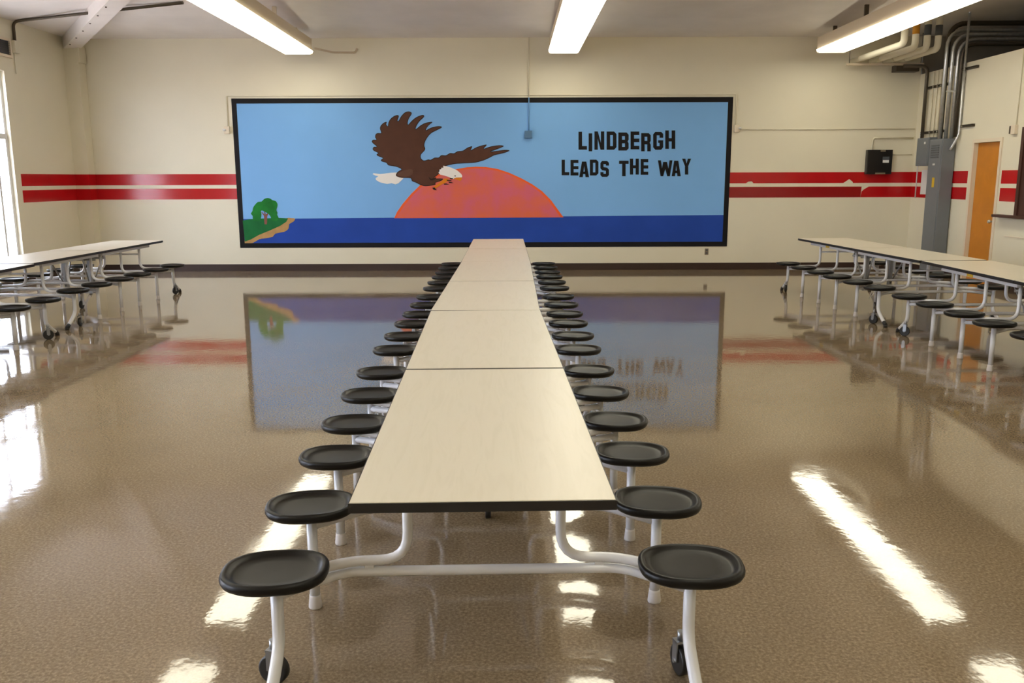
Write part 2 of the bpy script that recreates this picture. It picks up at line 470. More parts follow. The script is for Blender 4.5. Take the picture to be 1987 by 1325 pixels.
# ================================================================== CEILING LIGHTS
def light_row(x, y0, y1, label):
    zb, zt, hw = 3.75, 4.0, .26
    t = empty('fluorescent_light', (x, (y0 + y1) / 2, zb)); L2 = (y1 - y0) / 2
    tag(t, label, 'ceiling light', 'rows of fluorescent ceiling lights')
    MB().box(-hw + .02, hw - .02, -L2, L2, .045, zt - zb, .0).build('housing', M['housing'], t)
    mb = MB(); mb.box(-hw + .015, hw - .015, -L2 - .012, -L2 + .001, .0, zt - zb + .005); mb.build('end_plate', M['housing'], t)
    mb = MB(); mb.box(-hw + .015, hw - .015, L2 - .001, L2 + .012, .0, zt - zb + .005); mb.build('end_plate', M['housing'], t)
    n = round((y1 - y0) / 1.22)
    seg = (y1 - y0) / n
    pm = MB(); pm.prism([(-hw, .05), (-hw + .01, .02), (-hw + .05, 0), (hw - .05, 0), (hw - .01, .02), (hw, .05)], 'y', -seg / 2 + .004, seg / 2 - .004)
    me = pm.mesh('lens', M['lens'])
    for k in range(n):
        link('lens', me, t, (0, -L2 + seg * (k + .5), 0))
    for k in range(n + 1):
        yy = -L2 + .1 + (y1 - y0 - .2) * k / n
        wy = (y0 + y1) / 2 + yy
        ztop = min(EAVE + .073 * (BACK - wy), HT, EAVE + .1 * (x - LEFT))
        MB().box(-.03, .03, yy - .02, yy + .02, zt - zb, ztop - zb).build('hanger_bracket', M['darksteel'] if x > 4 else M['housing'], t)
    return t
light_row(-3.62, 9.95, 15.35, 'long lit fluorescent light above the eagle mural, leftmost of three')
light_row(0.895, 9.95, 15.35, 'long lit fluorescent light above the middle table row')
light_row(5.44, 9.95, 15.35, 'long lit fluorescent light beside the white pipes, rightmost of three')
for x, w in ((-3.62, 'left'), (.895, 'middle'), (5.44, 'right')):
    light_row(x, 2.9, 9.0, 'nearer lit fluorescent light continuing the %s ceiling row, mirrored in the floor' % w)
    light_row(x, -4.2, 1.9, 'unseen fluorescent light added behind the viewer to brighten the room, %s ceiling row' % w)  # unseen rows, added to light the near part of the room

# ================================================================== MURAL
mural = empty('wall_mural', ((ML + MR) / 2, BACK, MBOT))
tag(mural, 'painted eagle and sunset mural with black border and slogan on the back wall', 'mural')
MO = Vector(mural.location)
def art(name, pts, layer, material, px=True, crop=None, parent=None):
    """flat paint shape on the wall; layer = order of the coats of paint"""
    out = []
    for p in pts:
        if crop: p = (crop[0] + p[0] / crop[2], crop[1] + p[1] / crop[2])
        out.append(wallpt(*p) if px else p)
    out = [(q[0] - MO.x, q[1] - MO.z) for q in out]
    y1 = -.003 - .0016 * layer
    mb = MB()
    tris = tessellate_polygon([[Vector((q[0], q[1], 0)) for q in out]])
    n = len(out)
    vs = [(q[0], y1, q[1]) for q in out] + [(q[0], y1 + .0014, q[1]) for q in out]
    fs = [tuple(t) for t in tris] + [(i, (i + 1) % n, (i + 1) % n + n, i + n) for i in range(n)]
    mb.add(vs, fs)
    me = bpy.data.meshes.new(name); me.from_pydata(mb.v, [], mb.f); me.materials.append(material); me.update()
    o = bpy.data.objects.new(name, me); COL.objects.link(o); o.parent = parent or mural
    return o
def smooth(pts, n=3):
    out = []; N = len(pts)
    for i in range(N):
        p0, p1, p2, p3 = (Vector(pts[(i + k - 1) % N]) for k in range(4))
        for k in range(n):
            t = k / n
            q = .5 * ((2 * p1) + (p2 - p0) * t + (2 * p0 - 5 * p1 + 4 * p2 - p3) * t * t + (3 * p1 - p0 - 3 * p2 + p3) * t ** 3)
            out.append((q.x, q.y))
    return out
def inset(pts, dist):
    out = []; N = len(pts)
    area = sum(pts[i][0] * pts[(i + 1) % N][1] - pts[(i + 1) % N][0] * pts[i][1] for i in range(N))
    sg = 1 if area > 0 else -1
    for i in range(N):
        a, b, c = Vector(pts[i - 1]), Vector(pts[i]), Vector(pts[(i + 1) % N])
        t = (c - a)
        if t.length < 1e-6: t = Vector((1, 0))
        t.normalize(); nrm = Vector((-t.y, t.x)) * sg
        q = b + nrm * dist; out.append((q.x, q.y))
    return out

BW = .088
mb = MB()
x0, x1, z0, z1 = ML - MO.x, MR - MO.x, 0, MT - MBOT
mb.box(x0, x1, -.006, 0, z1 - BW, z1); mb.box(x0, x1, -.006, 0, z0, z0 + BW)
mb.box(x0, x0 + BW, -.006, 0, z0 + BW, z1 - BW); mb.box(x1 - BW, x1, -.006, 0, z0 + BW, z1 - BW)
mb.build('border', M['m_black'], mural)
SEA_L, SEA_R = wallpt(573, 424.5)[1], wallpt(1405, 417)[1]
a0, a1 = ML + BW, MR - BW
art('sky', [(a0, SEA_L), (a1, SEA_R), (a1, MT - BW), (a0, MT - BW)], 0, M['m_sky'], px=False)
art('sea', [(a0, MBOT + BW), (a1, MBOT + BW), (a1, SEA_R), (a0, SEA_L)], 0, M['m_sea'], px=False)
SUN = [(130, 645), (160, 580), (215, 500), (300, 400), (390, 312), (490, 240), (610, 185), (760, 147), (870, 128), (960, 122), (1060, 125), (1180, 145), (1300, 185), (1420, 240), (1530, 300), (1630, 370), (1720, 460), (1800, 570), (1848, 636)]
C4 = (740, 300, 5.229)
art('setting_sun', SUN, 1, M['m_rim'], crop=C4)
cx, cy = 990, 640
SI = [(cx + (p[0] - cx) * .965, cy + (p[1] - cy) * .965) for p in SUN]
SI[0] = (150, 641); SI[-1] = (1815, 634)
art('sun_face', SI, 2, M['m_sun'], crop=C4)
C1 = (700, 190, 6.41)
BODY = [(505, 885), (440, 855), (345, 838), (320, 808), (262, 790), (252, 770), (275, 748), (212, 722), (198, 700), (215, 685), (160, 655), (150, 630), (165, 608), (200, 605), (158, 570), (138, 543), (155, 520), (195, 518), (180, 490), (188, 450), (215, 437), (255, 435),
        (240, 385), (250, 345), (285, 310), (322, 298), (318, 330), (338, 352), (345, 310), (370, 262), (418, 224), (462, 214), (474, 232), (458, 280), (472, 284), (502, 230), (545, 184), (590, 168), (628, 178), (632, 204), (602, 250), (585, 300), (590, 332), (630, 290), (680, 247), (738, 220), (780, 213), (786, 238), (732, 290), (695, 345), (685, 388),
        (740, 345), (800, 312), (875, 297), (890, 305), (850, 338), (822, 372), (812, 402), (870, 372), (945, 353), (1000, 354), (1004, 372), (940, 405), (880, 437), (838, 480), (802, 540), (790, 592), (803, 630), (790, 660), (755, 697), (745, 728), (757, 760), (790, 778),
        (840, 765), (872, 768), (920, 742), (970, 740), (1002, 712), (1060, 713), (1110, 686), (1160, 688), (1202, 664), (1270, 655), (1320, 622), (1380, 600), (1384, 616), (1370, 650), (1450, 608), (1555, 580), (1562, 594), (1530, 632), (1610, 605), (1720, 588), (1775, 595), (1768, 608), (1700, 635), (1612, 668), (1690, 658), (1790, 646), (1845, 650), (1840, 662), (1780, 685), (1665, 712), (1600, 745), (1520, 780), (1420, 805), (1300, 812), (1190, 818), (1120, 830), (1060, 847), (1020, 872), (978, 905), (970, 945), (940, 972), (915, 1000), (1020, 1003), (1002, 1030), (930, 1055), (932, 1075), (880, 1090), (800, 1098), (740, 1080), (690, 1055), (640, 1035), (622, 1000), (560, 995), (500, 992), (440, 970), (450, 930), (480, 905)]
B2 = smooth(BODY, 3)
art('eagle_tail', [(470, 925), (380, 930), (300, 940), (240, 945), (158, 936), (150, 950), (190, 968), (220, 972), (186, 998), (190, 1020), (240, 1050), (330, 1070), (385, 1060), (432, 1075), (472, 1060), (512, 1020), (540, 990), (500, 980)], 3, M['m_white'], crop=C1)
eagle = art('eagle_body', B2, 4, M['m_dark'], crop=C1)
art('wing_feathers', inset(B2, 9), 5, M['m_brown'], crop=C1)
art('tail_covert', smooth([(470, 935), (560, 895), (640, 890), (640, 950), (560, 980), (465, 965)]), 6, M['m_lbrown'], crop=C1)
art('thigh_shadow', smooth([(845, 980), (880, 1005), (940, 985), (920, 1015), (870, 1025)]), 6, M['m_dark'], crop=C1)
art('eagle_leg', [(1040, 1000), (1082, 1003), (1092, 1030), (1045, 1060), (990, 1085), (950, 1112), (918, 1128), (903, 1112), (958, 1070), (1010, 1030)], 7, M['m_orange'], crop=C1)
for c in ([(890, 1118), (918, 1112), (948, 1148), (908, 1142)], [(1066, 1018), (1125, 1024), (1132, 1034), (1075, 1030)], [(1090, 1040), (1120, 1045), (1158, 1060), (1100, 1056)], [(1030, 1066), (1065, 1064), (1105, 1076), (1040, 1078)], [(1105, 998), (1150, 998), (1140, 1012), (1112, 1008)]):
    art('talon', c, 8, M['m_black'], crop=C1)
art('eagle_head', [(1025, 843), (1070, 850), (1130, 868), (1200, 900), (1250, 945), (1264, 970), (1258, 992), (1200, 997), (1150, 1007), (1100, 985), (1040, 965), (990, 955), (966, 925), (988, 910), (975, 893), (1004, 885), (1000, 870), (1030, 866)], 7, M['m_white'], crop=C1)
art('beak', [(1155, 1000), (1190, 990), (1258, 987), (1256, 1018), (1235, 1032), (1205, 1022)], 8, M['m_orange'], crop=C1)
art('eye', [(1165, 966), (1175, 962), (1184, 968), (1180, 978), (1168, 977)], 8, M['m_black'], crop=C1)
C3 = (440, 360, 10.19)
art('sand_bank', smooth([(1150, 650), (1280, 644), (1352, 655), (1320, 712), (1235, 762), (1222, 850), (1140, 912), (960, 950), (910, 1012), (760, 1042), (640, 1062), (520, 1132), (362, 1148), (362, 1080), (600, 930), (900, 800)], 2), 1, M['m_sand'], crop=C3)
art('grassy_bank', [(318, 692), (420, 672), (520, 657), (700, 650), (850, 645), (1060, 640), (1215, 648), (1180, 715), (1060, 795), (860, 885), (640, 975), (480, 1065), (362, 1108)], 2, M['m_hill'], crop=C3)
art('tree_trunk', [(748, 765), (738, 600), (688, 530), (700, 524), (748, 572), (744, 515), (762, 515), (772, 572), (808, 545), (826, 556), (802, 608), (800, 700), (796, 768)], 3, M['m_trunk'], crop=C3)
art('tree_crown', smooth([(530, 690), (515, 600), (478, 555), (510, 505), (522, 440), (560, 380), (620, 322), (690, 316), (740, 266), (810, 245), (870, 262), (912, 290), (975, 310), (1008, 380), (992, 450), (985, 490), (1005, 540), (998, 580), (1028, 640), (1000, 690), (900, 690), (872, 620), (830, 562), (760, 520), (700, 492), (678, 510), (688, 560), (680, 640), (650, 685)], 2), 4, M['m_green'], crop=C3)

def R(x0, y0, x1, y1): return [(x0, y0), (x1, y0), (x1, y1), (x0, y1)]
GL = {
 'L': [R(0, 0, .42, 1), R(.42, .8, 1, 1)],
 'I': [R(0, 0, 1, 1)],
 'N': [R(0, 0, .34, 1), R(.66, 0, 1, 1), [(.34, 0), (.66, .62), (.66, 1), (.62, 1), (.34, .4)]],
 'D': [R(0, 0, .36, 1), [(.36, 0), (.76, 0), (1, .14), (.64, .2), (.36, .2)], [(.64, .2), (1, .14), (1, .86), (.64, .8)], [(.36, .8), (.64, .8), (1, .86), (.76, 1), (.36, 1)]],
 'B': [R(0, 0, .36, 1), [(.36, 0), (.8, 0), (1, .12), (.64, .2), (.36, .2)], [(.64, .2), (1, .12), (1, .4), (.9, .5), (.64, .4)], [(.36, .4), (.64, .4), (.9, .5), (.64, .6), (.36, .6)], [(.64, .6), (.9, .5), (1, .6), (1, .88), (.64, .8)], [(.36, .8), (.64, .8), (1, .88), (.8, 1), (.36, 1)]],
 'E': [R(0, 0, .4, 1), R(.4, 0, 1, .2), R(.4, .4, 1, .6), R(.4, .8, 1, 1)],
 'R': [R(0, 0, .36, 1), [(.36, 0), (.8, 0), (1, .12), (.64, .2), (.36, .2)], [(.64, .2), (1, .12), (1, .42), (.88, .53), (.64, .42)], [(.36, .42), (.64, .42), (.88, .53), (.64, .62), (.36, .62)], [(.64, .62), (.88, .53), (1, .64), (1, 1), (.64, 1)]],
 'G': [[(.22, 0), (.8, 0), (1, .12), (.64, .2), (.36, .2), (0, .14)], [(0, .14), (.36, .2), (.36, .8), (0, .86)], [(0, .86), (.36, .8), (.64, .8), (1, .86), (.8, 1), (.22, 1)], [(.64, .2), (1, .12), (1, .33), (.64, .33)], [(.5, .47), (1, .47), (1, .86), (.64, .8), (.64, .62), (.5, .62)]],
 'H': [R(0, 0, .36, 1), R(.64, 0, 1, 1), R(.36, .42, .64, .6)],
 'A': [[(.28, 0), (.5, 0), (.5, .3), (.36, 1), (0, 1)], [(.5, 0), (.72, 0), (1, 1), (.64, 1), (.5, .3)], R(.34, .64, .66, .8)],
 'S': [[(.2, 0), (.8, 0), (1, .12), (.64, .2), (.36, .2), (0, .12)], [(.64, .2), (1, .12), (1, .29), (.64, .29)], [(0, .12), (.36, .2), (.36, .38), (0, .46)], [(0, .46), (.36, .38), (.8, .42), (1, .55), (.64, .62), (.2, .58)], [(.64, .62), (1, .55), (1, .88), (.64, .8)], [(0, .88), (.36, .8), (.64, .8), (1, .88), (.8, 1), (.2, 1)], [(0, .7), (.36, .7), (.36, .8), (0, .88)]],
 'T': [R(0, 0, 1, .2), R(.32, .2, .68, 1)],
 'W': [[(0, 0), (.2, 0), (.36, 1), (.18, 1)], [(.36, .1), (.5, .1), (.5, .55), (.36, 1), (.24, .7)], [(.5, .1), (.62, .1), (.76, .7), (.64, 1), (.5, .55)], [(.8, 0), (1, 0), (.82, 1), (.64, 1)]],
 'Y': [[(0, 0), (.36, 0), (.5, .3), (.66, .5), (.34, .5)], [(.64, 0), (1, 0), (.66, .5), (.5, .3)], R(.32, .5, .68, 1)],
}
C2 = (1060, 220, 6.21)
TXT = [('L', 388, 220, 490, 437), ('I', 510, 240, 553, 457), ('N', 580, 217, 698, 438), ('D', 727, 218, 845, 438), ('B', 868, 230, 992, 447), ('E', 1015, 218, 1120, 433), ('R', 1143, 238, 1258, 457), ('G', 1287, 222, 1408, 438), ('H', 1433, 205, 1553, 427),
       ('L', 185, 558, 277, 745), ('E', 292, 560, 387, 748), ('A', 397, 580, 515, 768), ('D', 525, 557, 628, 748), ('S', 652, 573, 755, 765), ('T', 877, 570, 992, 757), ('H', 1007, 545, 1115, 737), ('E', 1137, 550, 1228, 740), ('W', 1345, 565, 1520, 757), ('A', 1510, 570, 1620, 757), ('Y', 1635, 545, 1745, 737)]
for ch, lx0, ly0, lx1, ly1 in TXT:
    vs, fs = [], []
    for poly in GL[ch]:
        q = []
        for (u, v) in poly:
            wx, wz = wallpt(C2[0] + (lx0 + u * (lx1 - lx0)) / C2[2], C2[1] + (ly0 + v * (ly1 - ly0)) / C2[2])
            q.append((wx - MO.x, -.0062, wz - MO.z))
        o = len(vs); vs += q
        fs += [tuple(i + o for i in t) for t in tessellate_polygon([[Vector((p[0], p[2], 0)) for p in q]])]
    me = bpy.data.meshes.new('letter'); me.from_pydata(vs, [], fs); me.materials.append(M['m_black']); me.update()
    o = bpy.data.objects.new('letter', me); COL.objects.link(o); o.parent = mural

# ================================================================== CAFETERIA TABLES
TL, TW, TH = 3.64, .765, .76
FOLD = 1.757
SEAT_Y = [.285, .855, 1.46, 2.0, 2.6, 3.2]
SEAT_X, SEAT_H = .672, .432
ARM = .14
BARZ = .352

def sq(a):
    n = 2.5
    return (abs(math.cos(a)) ** n + abs(math.sin(a)) ** n) ** (-1 / n)
seat_mb = MB()
seat_mb.lathe([(.0, -.036), (.120, -.036), (.148, -.033), (.160, -.025), (.1655, -.014), (.1655, -.004), (.162, .003), (.154, .0055), (.147, .0045), (.141, .0005), (.134, -.006), (.122, -.009), (.09, -.010), (.0, -.011)], 40, sq)
ME_seat = seat_mb.mesh('seat', M['seat'])
cup = MB(); cup.lathe([(.0, -.046), (.05, -.046), (.05, -.036), (.0, -.036)], 16); ME_plate = cup.mesh('seat_plate', M['tube'])
R_POST, R_TUBE = .0205, .0175
ME_post = MB().tube([(0, 0, .03), (0, 0, SEAT_H - .045)], R_POST, 14).mesh('post', M['tube'])
ME_post_end = MB().tube([(0, 0, SEAT_H - .045), (0, 0, .165), (0, -.095, .095), (0, -.205, .028)], R_POST, 14, fillet=.06).mesh('post', M['tube'])
g = MB(); g.lathe([(.0, 0), (.025, 0), (.027, .006), (.0225, .046), (.0225, .054), (.0, .054)], 16); ME_glide = g.mesh('glide_foot', M['glide'])
g = MB(); g.tube([(0, -.168, .052), (0, -.215, .0215)], .0225, 12); g.tube([(0, -.21, .03), (0, -.214, 0.0)], [.02, .024], 12); ME_endfoot = g.mesh('rubber_foot', M['rubber'])
g = MB(); g.tube([(-.014, 0, 0), (-.012, 0, 0), (.012, 0, 0), (.014, 0, 0)], [.046, .052, .052, .046], 28)
ME_wheel = g.mesh('wheel', M['rubber'])
g = MB(); g.box(-.022, -.017, -.016, .016, 0, .072); g.box(.017, .022, -.016, .016, 0, .072); g.box(-.022, .022, -.018, .018, .066, .074)
g.tube([(-.026, 0, 0), (.026, 0, 0)], .008, 10); g.tube([(0, 0, .07), (0, 0, .105)], .012, 10)
ME_fork = g.mesh('caster_fork', M['fork'])
# stool arms: crossbar joins the two posts, bent support tubes rise to the tabletop
ME_bar = MB().tube([(-SEAT_X, 0, BARZ - .012), (-.47, ARM, BARZ), (.47, ARM, BARZ), (SEAT_X, 0, BARZ - .012)], R_TUBE, 12, fillet=.06).mesh('stool_crossbar', M['tube'])
UZ = BARZ + .040
ME_up = {}
for s in (-1, 1):
    ME_up[s] = MB().tube([(s * .258, ARM, TH - .045), (s * .258, ARM, UZ), (s * .47, ARM, UZ), (s * (SEAT_X - .01), .006, UZ - .012)], R_TUBE, 12, fillet=.10).mesh('support_tube', M['tube'])
g = MB(); g.box(-.015, .015, ARM - .01, ARM + .01, BARZ, UZ)
ME_web = g.mesh('weld_tab', M['tube'])
def half_mesh(y0, y1, i0=.0035, i1=.0035):
    e = MB().box(-TW / 2, TW / 2, y0, y1, TH - .031, TH - .0025, .0).mesh('edge_band', M['edge'])
    t = MB().bevel_box(-TW / 2 + .0035, TW / 2 - .0035, y0 + i0, y1 - i1, TH - .006, TH, .0012).mesh('tabletop', M['lam'])
    u = MB().box(-TW / 2 + .012, TW / 2 - .012, y0 + .012, y1 - .012, TH - .034, TH - .0305).mesh('underside', M['under'])
    return e, t, u
HALVES = [half_mesh(0, FOLD - .004, .004, .011), half_mesh(FOLD + .004, TL, .011, .003)]

def make_table():
    root = empty('cafeteria_table')
    for i, (e, t, u) in enumerate(HALVES):
        top = link('tabletop', t, root); link('edge_band', e, top); link('underside', u, top)
        y0, y1 = (.34, FOLD - .06) if i == 0 else (FOLD + .06, TL - .34)
        for s in (-1, 1):
            g = MB(); g.box(s * .30 - .014, s * .30 + .014, y0, y1, TH - .075, TH - .0335)
            g.build('side_rail', M['tube'], root)
        for yy in (y0 + .02, y1 - .05):
            MB().box(-.286, .286, yy, yy + .03, TH - .062, TH - .0335).build('cross_rail', M['tube'], root)
    for i, y in enumerate(SEAT_Y):
        first = i < 3
        fl = 1 if first else -1
        bar = link('stool_crossbar', ME_bar, root, (0, y, 0), 0 if first else math.pi)
        for s in (-1, 1): link('weld_tab', ME_web, bar, (s * .39, 0, 0))
        for s in (-1, 1):
            link('support_tube', ME_up[s * fl], root, (0, y, 0), 0 if first else math.pi)
            st = link('seat', ME_seat, root, (s * SEAT_X, y, SEAT_H), random.uniform(-.12, .12) - s * .12, (1.03, .86, 1))
            link('seat_plate', ME_plate, st)
            if i in (0, 5):
                p = link('post', ME_post_end, root, (s * SEAT_X, y, 0), 0 if first else math.pi)
                link('rubber_foot', ME_endfoot, p)
                ang = random.uniform(-1.5, 1.5)
                fk = link('caster_fork', ME_fork, root, (s * (SEAT_X + .03), y + fl * .03, .052), ang)
                link('wheel', ME_wheel, fk)
            else:
                p = link('post', ME_post, root, (s * SEAT_X, y, 0))
                link('glide_foot', ME_glide, p)
    # brace bars between the upper tubes
    for y in (SEAT_Y[0] + ARM, SEAT_Y[-1] - ARM):
        MB().tube([(-.258, y, .60), (.258, y, .60)], .011, 8).build('brace_bar', M['tube'], root)
    # folding centre
    for s in (-1, 1):
        MB().box(s * .16 - .02, s * .16 + .02, FOLD - .03, FOLD + .03, .20, TH - .034).build('center_post', M['bracegray'], root)
        for e in (-1, 1):
            MB().tube([(s * .16, FOLD + e * .03, .30), (s * .22, FOLD + e * .30, TH - .06)], .010, 8).build('fold_strut', M['bracegray'], root)
    MB().box(-.2, .2, FOLD - .025, FOLD + .025, .20, .25).build('center_crossbar', M['bracegray'], root)
    MB().tube([(-.30, FOLD - .12, TH - .11), (.30, FOLD - .12, TH - .11)], .014, 10).build('torsion_bar', M['bracegray'], root)
    MB().tube([(-.30, FOLD + .12, TH - .11), (.30, FOLD + .12, TH - .11)], .014, 10).build('torsion_bar', M['bracegray'], root)
    fk = MB(); fk.box(-.028, -.022, -.02, .02, .045, .205); fk.box(.022, .028, -.02, .02, .045, .205)
    f = fk.build('center_caster_fork', M['tube'], root); f.location = (.01, FOLD, 0)
    link('wheel', ME_wheel, f, (0, 0, .05))
    MB().tube([(-.075, FOLD - .02, .20), (-.105, FOLD - .02, .09), (-.045, FOLD - .02, .165), (-.04, FOLD - .02, .20)], .004, 8).build('latch_wire', M['white'], root)
    return root

proto = make_table()
TABLES = [
    (-.084, 2.333, .0274, 'nearest white topped stool table in the middle row, cut by no other table', 'black stool tables in the middle row'),
    (-.186, 5.984, -.003, 'second white topped stool table of the middle row, between nearest and farthest', 'black stool tables in the middle row'),
    (-.178, 9.629, .007, 'farthest white topped stool table of the middle row, its end nearest the mural', 'black stool tables in the middle row'),
    (-5.688, 9.555, -.004, 'far stool table of the left row, in front of the red striped corner', 'stool tables by the left windows'),
    (-5.58, 5.86, .012, 'nearer stool table of the left row, mostly cut off by the photo edge', 'stool tables by the left windows'),
    (4.895, 9.60, .044, 'far stool table of the right row, in front of the gray electrical cabinet', 'stool tables along the right wall'),
    (4.80, 5.90, -.028, 'nearer stool table of the right row, cut off by the right photo edge', 'stool tables along the right wall'),
]
for i, (x, y, rz, lab, grp) in enumerate(TABLES):
    t = proto if i == 0 else copy_tree(proto)
    t.location = (x, y, 0); t.rotation_euler = (0, 0, rz)
    tag(t, lab.replace(', cut by no other table', ' with empty tabletop'), 'table', grp)
    for ch in t.children:
        if ch.name.startswith('caster_fork'):
            ch.rotation_euler = (0, 0, random.uniform(-1.5, 1.5))
near = proto
forks = [c for c in near.children if c.name.startswith('caster_fork')]
for c in forks:
    if c.location.y < 1 and c.location.x < 0: c.rotation_euler = (0, 0, math.radians(72)); c.location.x = -SEAT_X - .035; c.location.y += .02
    if c.location.y < 1 and c.location.x > 0: c.rotation_euler = (0, 0, math.radians(14)); c.location.x = SEAT_X - .01; c.location.y += .03
# yellow warning stickers under the edge of the right hand tables
rt = [o for o in COL.objects if o.get('group') == 'stool tables along the right wall']
for t in rt:
    MB().box(-.318, -.3145, 2.62, 2.74, TH - .072, TH - .036).build('warning_sticker', M['yellow'], t)

# ================================================================== BACK WALL FITTINGS
def conduit(name, pts, r, material, label, cat='conduit', fillet=.06, parent=None, group=None):
    o = MB().tube(pts, r, 10, fillet=fillet).build(name, material, parent)
    if not parent: tag(o, label, cat, group)
    return o
yb = BACK - .014
# thermostat-like box on the mural with its drop conduit
bx, bz = wallpt(1025, 261)
t = empty('junction_box', (bx, BACK, bz - .065)); tag(t, 'small blue painted box on the mural below a thin conduit', 'junction box')
MB().bevel_box(-.065, .065, -.07, -.009, 0, .13, .006).build('box_body', M['m_bluebox'], t)
MB().tube([(.01, -.036, .13), (.01, -.036, MT - bz + .065)], .011, 8).build('lower_conduit', M['m_skyconduit'], t)
MB().tube([(.01, -.036, MT - bz + .065), (.01, -.036, EAVE - bz + .06)], .011, 8).build('upper_conduit', M['wall'], t)
# surface raceway framing the mural
zr = 3.128
conduit('surface_raceway', [(-5.085, yb, 2.55), (-5.085, yb, zr), (4.02, yb, zr), (4.02, yb, 2.55)], .010, M['wall'], 'thin cream raceway running over the top of the mural', 'raceway', fillet=.02)
for x, lab in ((-5.10, 'small white alarm box at the upper left side of the mural'), (4.045, 'small white alarm box at the right side of the mural')):
    t = empty('alarm_box', (x, BACK, 2.47)); tag(t, lab, 'alarm')
    MB().bevel_box(-.05, .05, -.06, 0, 0, .13, .008).build('box_body', M['frame'], t)
    MB().lathe([(.0, 0), (.022, 0), (.03, .012), (.03, .03), (.0, .034)], 14, center=(-.035 if x < 0 else .05, -.075, .05)).build('strobe', M['white'], t)
conduit('wall_conduit', [(4.1, yb, 2.52), (RIGHT - .03, yb, 2.52)], .010, M['wall'], 'thin cream conduit running from alarm box to right corner')
# black control panel
f0, f1 = wallpt(1680, 291), wallpt(1725, 338)
t = empty('control_panel', ((f0[0] + f1[0]) / 2, BACK, f1[1])); tag(t, 'black wall mounted alarm control box over the red stripe', 'control box')
w, h = f1[0] - f0[0], f0[1] - f1[1]
MB().bevel_box(-w / 2, w / 2, -.10, 0, 0, h, .008).build('cabinet', M['black'], t)
MB().bevel_box(-w / 2 + .012, w / 2 - .012, -.108, -.10, .012, h - .012, .003).build('door_panel', M['black'], t)
MB().box(.05, .16, -.1105, -.108, h * .47, h * .58).build('label_plate', M['white'], t)
MB().box(.045, .165, -.1095, -.108, h * .585, h * .72).build('display', M['panel_dark'], t)
MB().box(-.07, .11, -.1095, -.1005, .0, .028).build('lower_nameplate', M['plate'], t)
MB().box(.0, .09, -.1095, -.1005, h - .034, h - .003).build('lock_plate', M['plate'], t)
x0 = f0[0] + .10; z0 = f0[1]
conduit('panel_conduit', [(x0, yb - .01, z0), (x0, yb - .01, z0 + .21), (RIGHT - .05, yb - .01, z0 + .21)], .016, M['wall'], 'cream conduit rising from the black control box')
conduit('panel_conduit', [(f1[0], yb, z0 - .08), (RIGHT - .05, yb, z0 - .08)], .010, M['wall'], 'thin cream conduit leaving the right side of the control box')
# outlet plate under the mural
ox, oz = wallpt(1371, 488)
t = empty('wall_outlet', (ox, BACK, oz - .057)); tag(t, 'taupe outlet plate below the right end of the mural', 'outlet')
MB().bevel_box(-.034, .034, -.008, 0, 0, .114, .003).build('plate', M['plate'], t)
for zz in (.03, .084):
    MB().box(-.016, .016, -.0095, -.008, zz - .014, zz + .014).build('socket', M['panel_dark'], t)
# loose conduit past the end of the left light
conduit('light_feed_conduit', [(-3.35, 15.45, 3.86), (-3.1, 15.72, 3.83), (-2.75, BACK - .03, 3.86), (-2.72, BACK - .02, 3.93)], .018, M['housing'], 'short bent conduit feeding the left light at the back wall', fillet=.05)

# ================================================================== LEFT WALL FITTINGS
t = empty('wall_vent', (LEFT, 13.55, 3.53)); tag(t, 'white framed louvered vent high on the left wall', 'vent')
mb = MB(); mb.box(0, .03, -.6, .54, 0, .04); mb.box(0, .03, -.6, .54, .25, .29); mb.box(0, .03, -.6, -.56, .04, .25); mb.box(0, .03, .50, .54, .04, .25)
mb.build('vent_frame', M['frame'], t)
MB().box(0, .004, -.56, .50, .04, .25).build('vent_backing', M['panel_dark'], t)
for k in range(6):
    MB().prism([(.006, .052 + k * .034), (.026, .044 + k * .034), (.026, .048 + k * .034), (.006, .056 + k * .034)], 'y', -.56, .50).build('slat', M['darksteel'], t)
t = empty('conduit_box', (LEFT, 14.2, 3.56)); tag(t, 'small cream electrical box beside the vent with conduit up to the ceiling', 'junction box')
MB().bevel_box(0, .06, -.06, .06, .06, .25, .006).build('box_body', M['wall'], t)
MB().tube([(.03, 0, .25), (.03, .0, .53), (.2, -.03, .55), (2.9, -.55, .70)], .022, 10, fillet=.12).build('ceiling_conduit', M['darksteel'], t)
MB().tube([(.015, -.03, .06), (.015, -.03, -.25)], .008, 8).build('drop_wire', M['wall'], t)

# ================================================================== RIGHT WALL FITTINGS
RX = RIGHT
t = empty('electrical_cabinet', (RX - .016, 14.5, 0)); tag(t, 'tall gray electrical cabinet on the right wall with yellow label', 'cabinet')
MB().bevel_box(-.21, 0, 0, .46, .0, 2.285, .008).build('cabinet_body', M['panel'], t)
MB().bevel_box(-.218, -.21, .02, .44, .06, 2.26, .003).build('front_cover', M['panel'], t)
for k in range(6):
    MB().box(-.226, -.218, .10, .36, 1.98 + k * .038, 2.0 + k * .038).build('louver', M['panel_dark'], t)
MB().box(-.2195, -.218, .17, .25, 1.5, 1.66).build('yellow_label', M['yellow'], t)
MB().box(-.2195, -.218, .2, .28, 1.86, 1.89).build('nameplate', M['white'], t)
for k in range(3):
    MB().box(-.225, -.218, .10, .36, .34 + k * .04, .36 + k * .04).build('louver', M['panel_dark'], t)
t = empty('disconnect_box', (RX, 15.02, 1.86)); tag(t, 'small gray disconnect box left of the tall electrical cabinet', 'electrical box')
MB().bevel_box(-.21, 0, 0, .44, 0, .47, .008).build('box_body', M['panel'], t)
MB().bevel_box(-.218, -.21, .02, .42, .02, .45, .003).build('box_cover', M['panel'], t)
